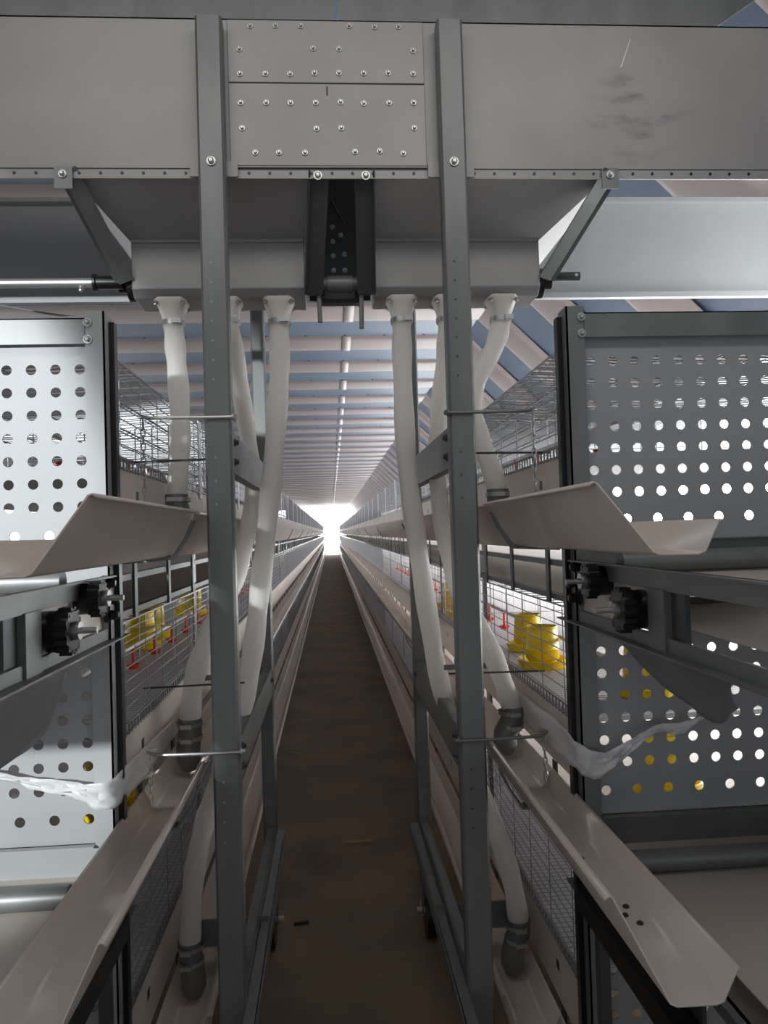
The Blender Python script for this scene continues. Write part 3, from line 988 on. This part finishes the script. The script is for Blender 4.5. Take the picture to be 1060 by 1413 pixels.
# ------------------------------------------------------------------ loose plastic
def sheet(rows, amp=0.006, seed=1, sub=10):
    """skin between two polylines with small wrinkles"""
    rnd = random.Random(seed)
    A, B = smooth_path(rows[0], 4), smooth_path(rows[1], 4)
    n = len(A)
    m_ = MB()
    vs = []
    ph = [rnd.uniform(0, 6) for _ in range(4)]
    for i in range(n):
        for j in range(sub + 1):
            t = j / sub
            p_ = A[i].lerp(B[i], t)
            wv = amp * (math.sin(i * 0.9 + t * 5 + ph[0]) + 0.6 * math.sin(i * 2.1 - t * 9 + ph[1]) + 0.4 * math.sin(t * 17 + ph[2]))
            vs.append(p_ + Vector((wv * 0.5, -abs(wv), wv * 0.3)))
    fs = [(i * (sub + 1) + j, i * (sub + 1) + j + 1, (i + 1) * (sub + 1) + j + 1, (i + 1) * (sub + 1) + j) for i in range(n - 1) for j in range(sub)]
    return m_.add(vs, fs)


o = sheet([[(-0.530, 1.66, -0.225), (-0.532, 1.50, -0.228), (-0.533, 1.30, -0.230), (-0.535, 1.12, -0.232)],
           [(-0.550, 1.62, -0.26), (-0.556, 1.52, -0.365), (-0.555, 1.32, -0.372), (-0.560, 1.12, -0.385)]], 0.004, 3).build('plastic_sheet', M['greyfilm'], None, smooth=True, thick=0.0015, origin=(-0.54, 1.4, -0.23))
tag(o, 'dark grey sheet hanging from the left belt drive rail over the white panel', 'plastic sheet', 'loose plastic')
o = sheet([[(0.592, 1.64, -0.232), (0.594, 1.45, -0.236), (0.596, 1.25, -0.238), (0.598, 1.14, -0.240)],
           [(0.600, 1.58, -0.25), (0.610, 1.40, -0.305), (0.612, 1.22, -0.328), (0.612, 1.15, -0.29)]], 0.004, 5).build('plastic_sheet', M['greyfilm'], None, smooth=True, thick=0.0015, origin=(0.6, 1.4, -0.24))
tag(o, 'dark grey flap hanging from the right belt drive rail over the dark panel', 'plastic sheet', 'loose plastic')
o = sheet([[(-0.800, 1.790, -0.505), (-0.688, 1.792, -0.528), (-0.617, 1.792, -0.540), (-0.553, 1.790, -0.548), (-0.512, 1.80, -0.545), (-0.500, 1.90, -0.535), (-0.500, 2.10, -0.545), (-0.500, 2.45, -0.56)],
           [(-0.800, 1.795, -0.520), (-0.688, 1.797, -0.552), (-0.617, 1.797, -0.574), (-0.553, 1.795, -0.600), (-0.512, 1.802, -0.612), (-0.496, 1.90, -0.608), (-0.496, 2.10, -0.615), (-0.496, 2.45, -0.61)]], 0.006, 8, 7).build('film_strip', M['film'], None, smooth=True, thick=0.0008, origin=(-0.5, 1.8, -0.56))
tag(o, 'clear plastic film strip wrapped round the left white end panel corner', 'plastic film', 'loose plastic')
o = sheet([[(0.870, 1.790, -0.462), (0.815, 1.792, -0.478), (0.760, 1.792, -0.480), (0.697, 1.79, -0.507), (0.633, 1.788, -0.535), (0.578, 1.79, -0.525), (0.566, 1.88, -0.505), (0.564, 2.10, -0.505), (0.560, 2.45, -0.50)],
           [(0.870, 1.795, -0.472), (0.815, 1.797, -0.505), (0.760, 1.797, -0.500), (0.697, 1.796, -0.540), (0.633, 1.794, -0.590), (0.578, 1.795, -0.592), (0.562, 1.88, -0.575), (0.560, 2.10, -0.585), (0.556, 2.45, -0.57)]], 0.006, 9, 7).build('film_strip', M['film'], None, smooth=True, thick=0.0008, origin=(0.57, 1.8, -0.55))
tag(o, 'clear plastic film strip wrapped round the right dark end panel corner', 'plastic film', 'loose plastic')

# ------------------------------------------------------------------ roof cables and floor litter
for pts, lab in (
    ([(-1.30, 2.6, 0.78), (-1.12, 2.6, 0.79), (-0.90, 2.55, 0.74), (-0.74, 2.5, 0.70), (-0.68, 2.4, 0.62)], 'thin steel cable drooping above the left white panel'),
    ([(-1.25, 2.9, 0.70), (-1.02, 2.7, 0.70), (-0.84, 2.5, 0.60)], 'short grey wire crossing under the drooping cable at left'),
    ([(-2.6, 5.0, 1.75), (-1.9, 5.0, 1.78), (-1.2, 4.9, 1.72), (-0.9, 4.8, 1.60)], 'dark cable hung below the roof at upper left'),
    ([(1.35, 4.4, 1.78), (1.5, 4.3, 1.60), (1.65, 4.2, 1.50)], 'dark cable hung below the roof at upper right'),
    ([(1.15, 2.9, 0.72), (1.5, 3.0, 0.76), (2.0, 3.1, 0.80)], 'thin wire rising above the right dark panel')):
    o = MB().tube(smooth_path(pts, 5), 0.0035, 6).build('cable', M['galv'], None, smooth=True, origin=pts[0])
    tag(o, lab, 'cable', 'loose cables')
for i, (x0, y0, x1, y1, lab) in enumerate((
    (0.02, 4.05, 0.17, 4.05, 'single straw stalk lying across the middle of the aisle floor'),
    (0.42, 3.92, 0.47, 3.72, 'straw stalk beside the right rear post on the floor'),
    (0.47, 3.72, 0.41, 3.52, 'bent straw stalk by the right trough on the floor'),
    (0.375, 3.46, 0.335, 3.32, 'short straw stalk poking past the right base rail'),
    (-0.35, 5.75, -0.28, 5.72, 'pale chip beside the left trough on the floor'),
    (0.22, 14.4, 0.42, 14.5, 'far pale straw on the aisle floor, right of centre'),
    (-0.18, 15.6, -0.02, 15.7, 'far pale straw on the aisle floor, left of centre'),
    (-0.20, 3.24, -0.14, 3.25, 'dark scrap on the aisle floor near the left base rail'))):
    o = MB().bar((x0, y0, FL + 0.006), (x1, y1, FL + 0.006), 0.012, 0.010).build('straw', M['stain'] if 'dark' in lab else M['straw'], None, origin=((x0 + x1) / 2, (y0 + y1) / 2, FL))
    tag(o, lab, 'straw', 'litter on the floor')
for i, (x, y, lab) in enumerate(((0.505, 1.36, 'dark crumb in the right middle trough, nearest the cut end'), (0.518, 1.39, 'dark crumb in the right middle trough, beside the nearest crumb'), (0.520, 1.33, 'larger dark crumb in the right middle trough'), (0.505, 1.60, 'lone dark crumb farther up the right middle trough'))):
    o = MB().lathe((x, y, -0.7015), [(0.0, 0.006), (0.004, 0.005), (0.0065, 0.002), (0.006, 0.0), (0.0, 0.0)], 7).build('feed_crumb', M['stain'], None, origin=(x, y, -0.7015))
    tag(o, lab, 'crumb', 'crumbs in the trough')
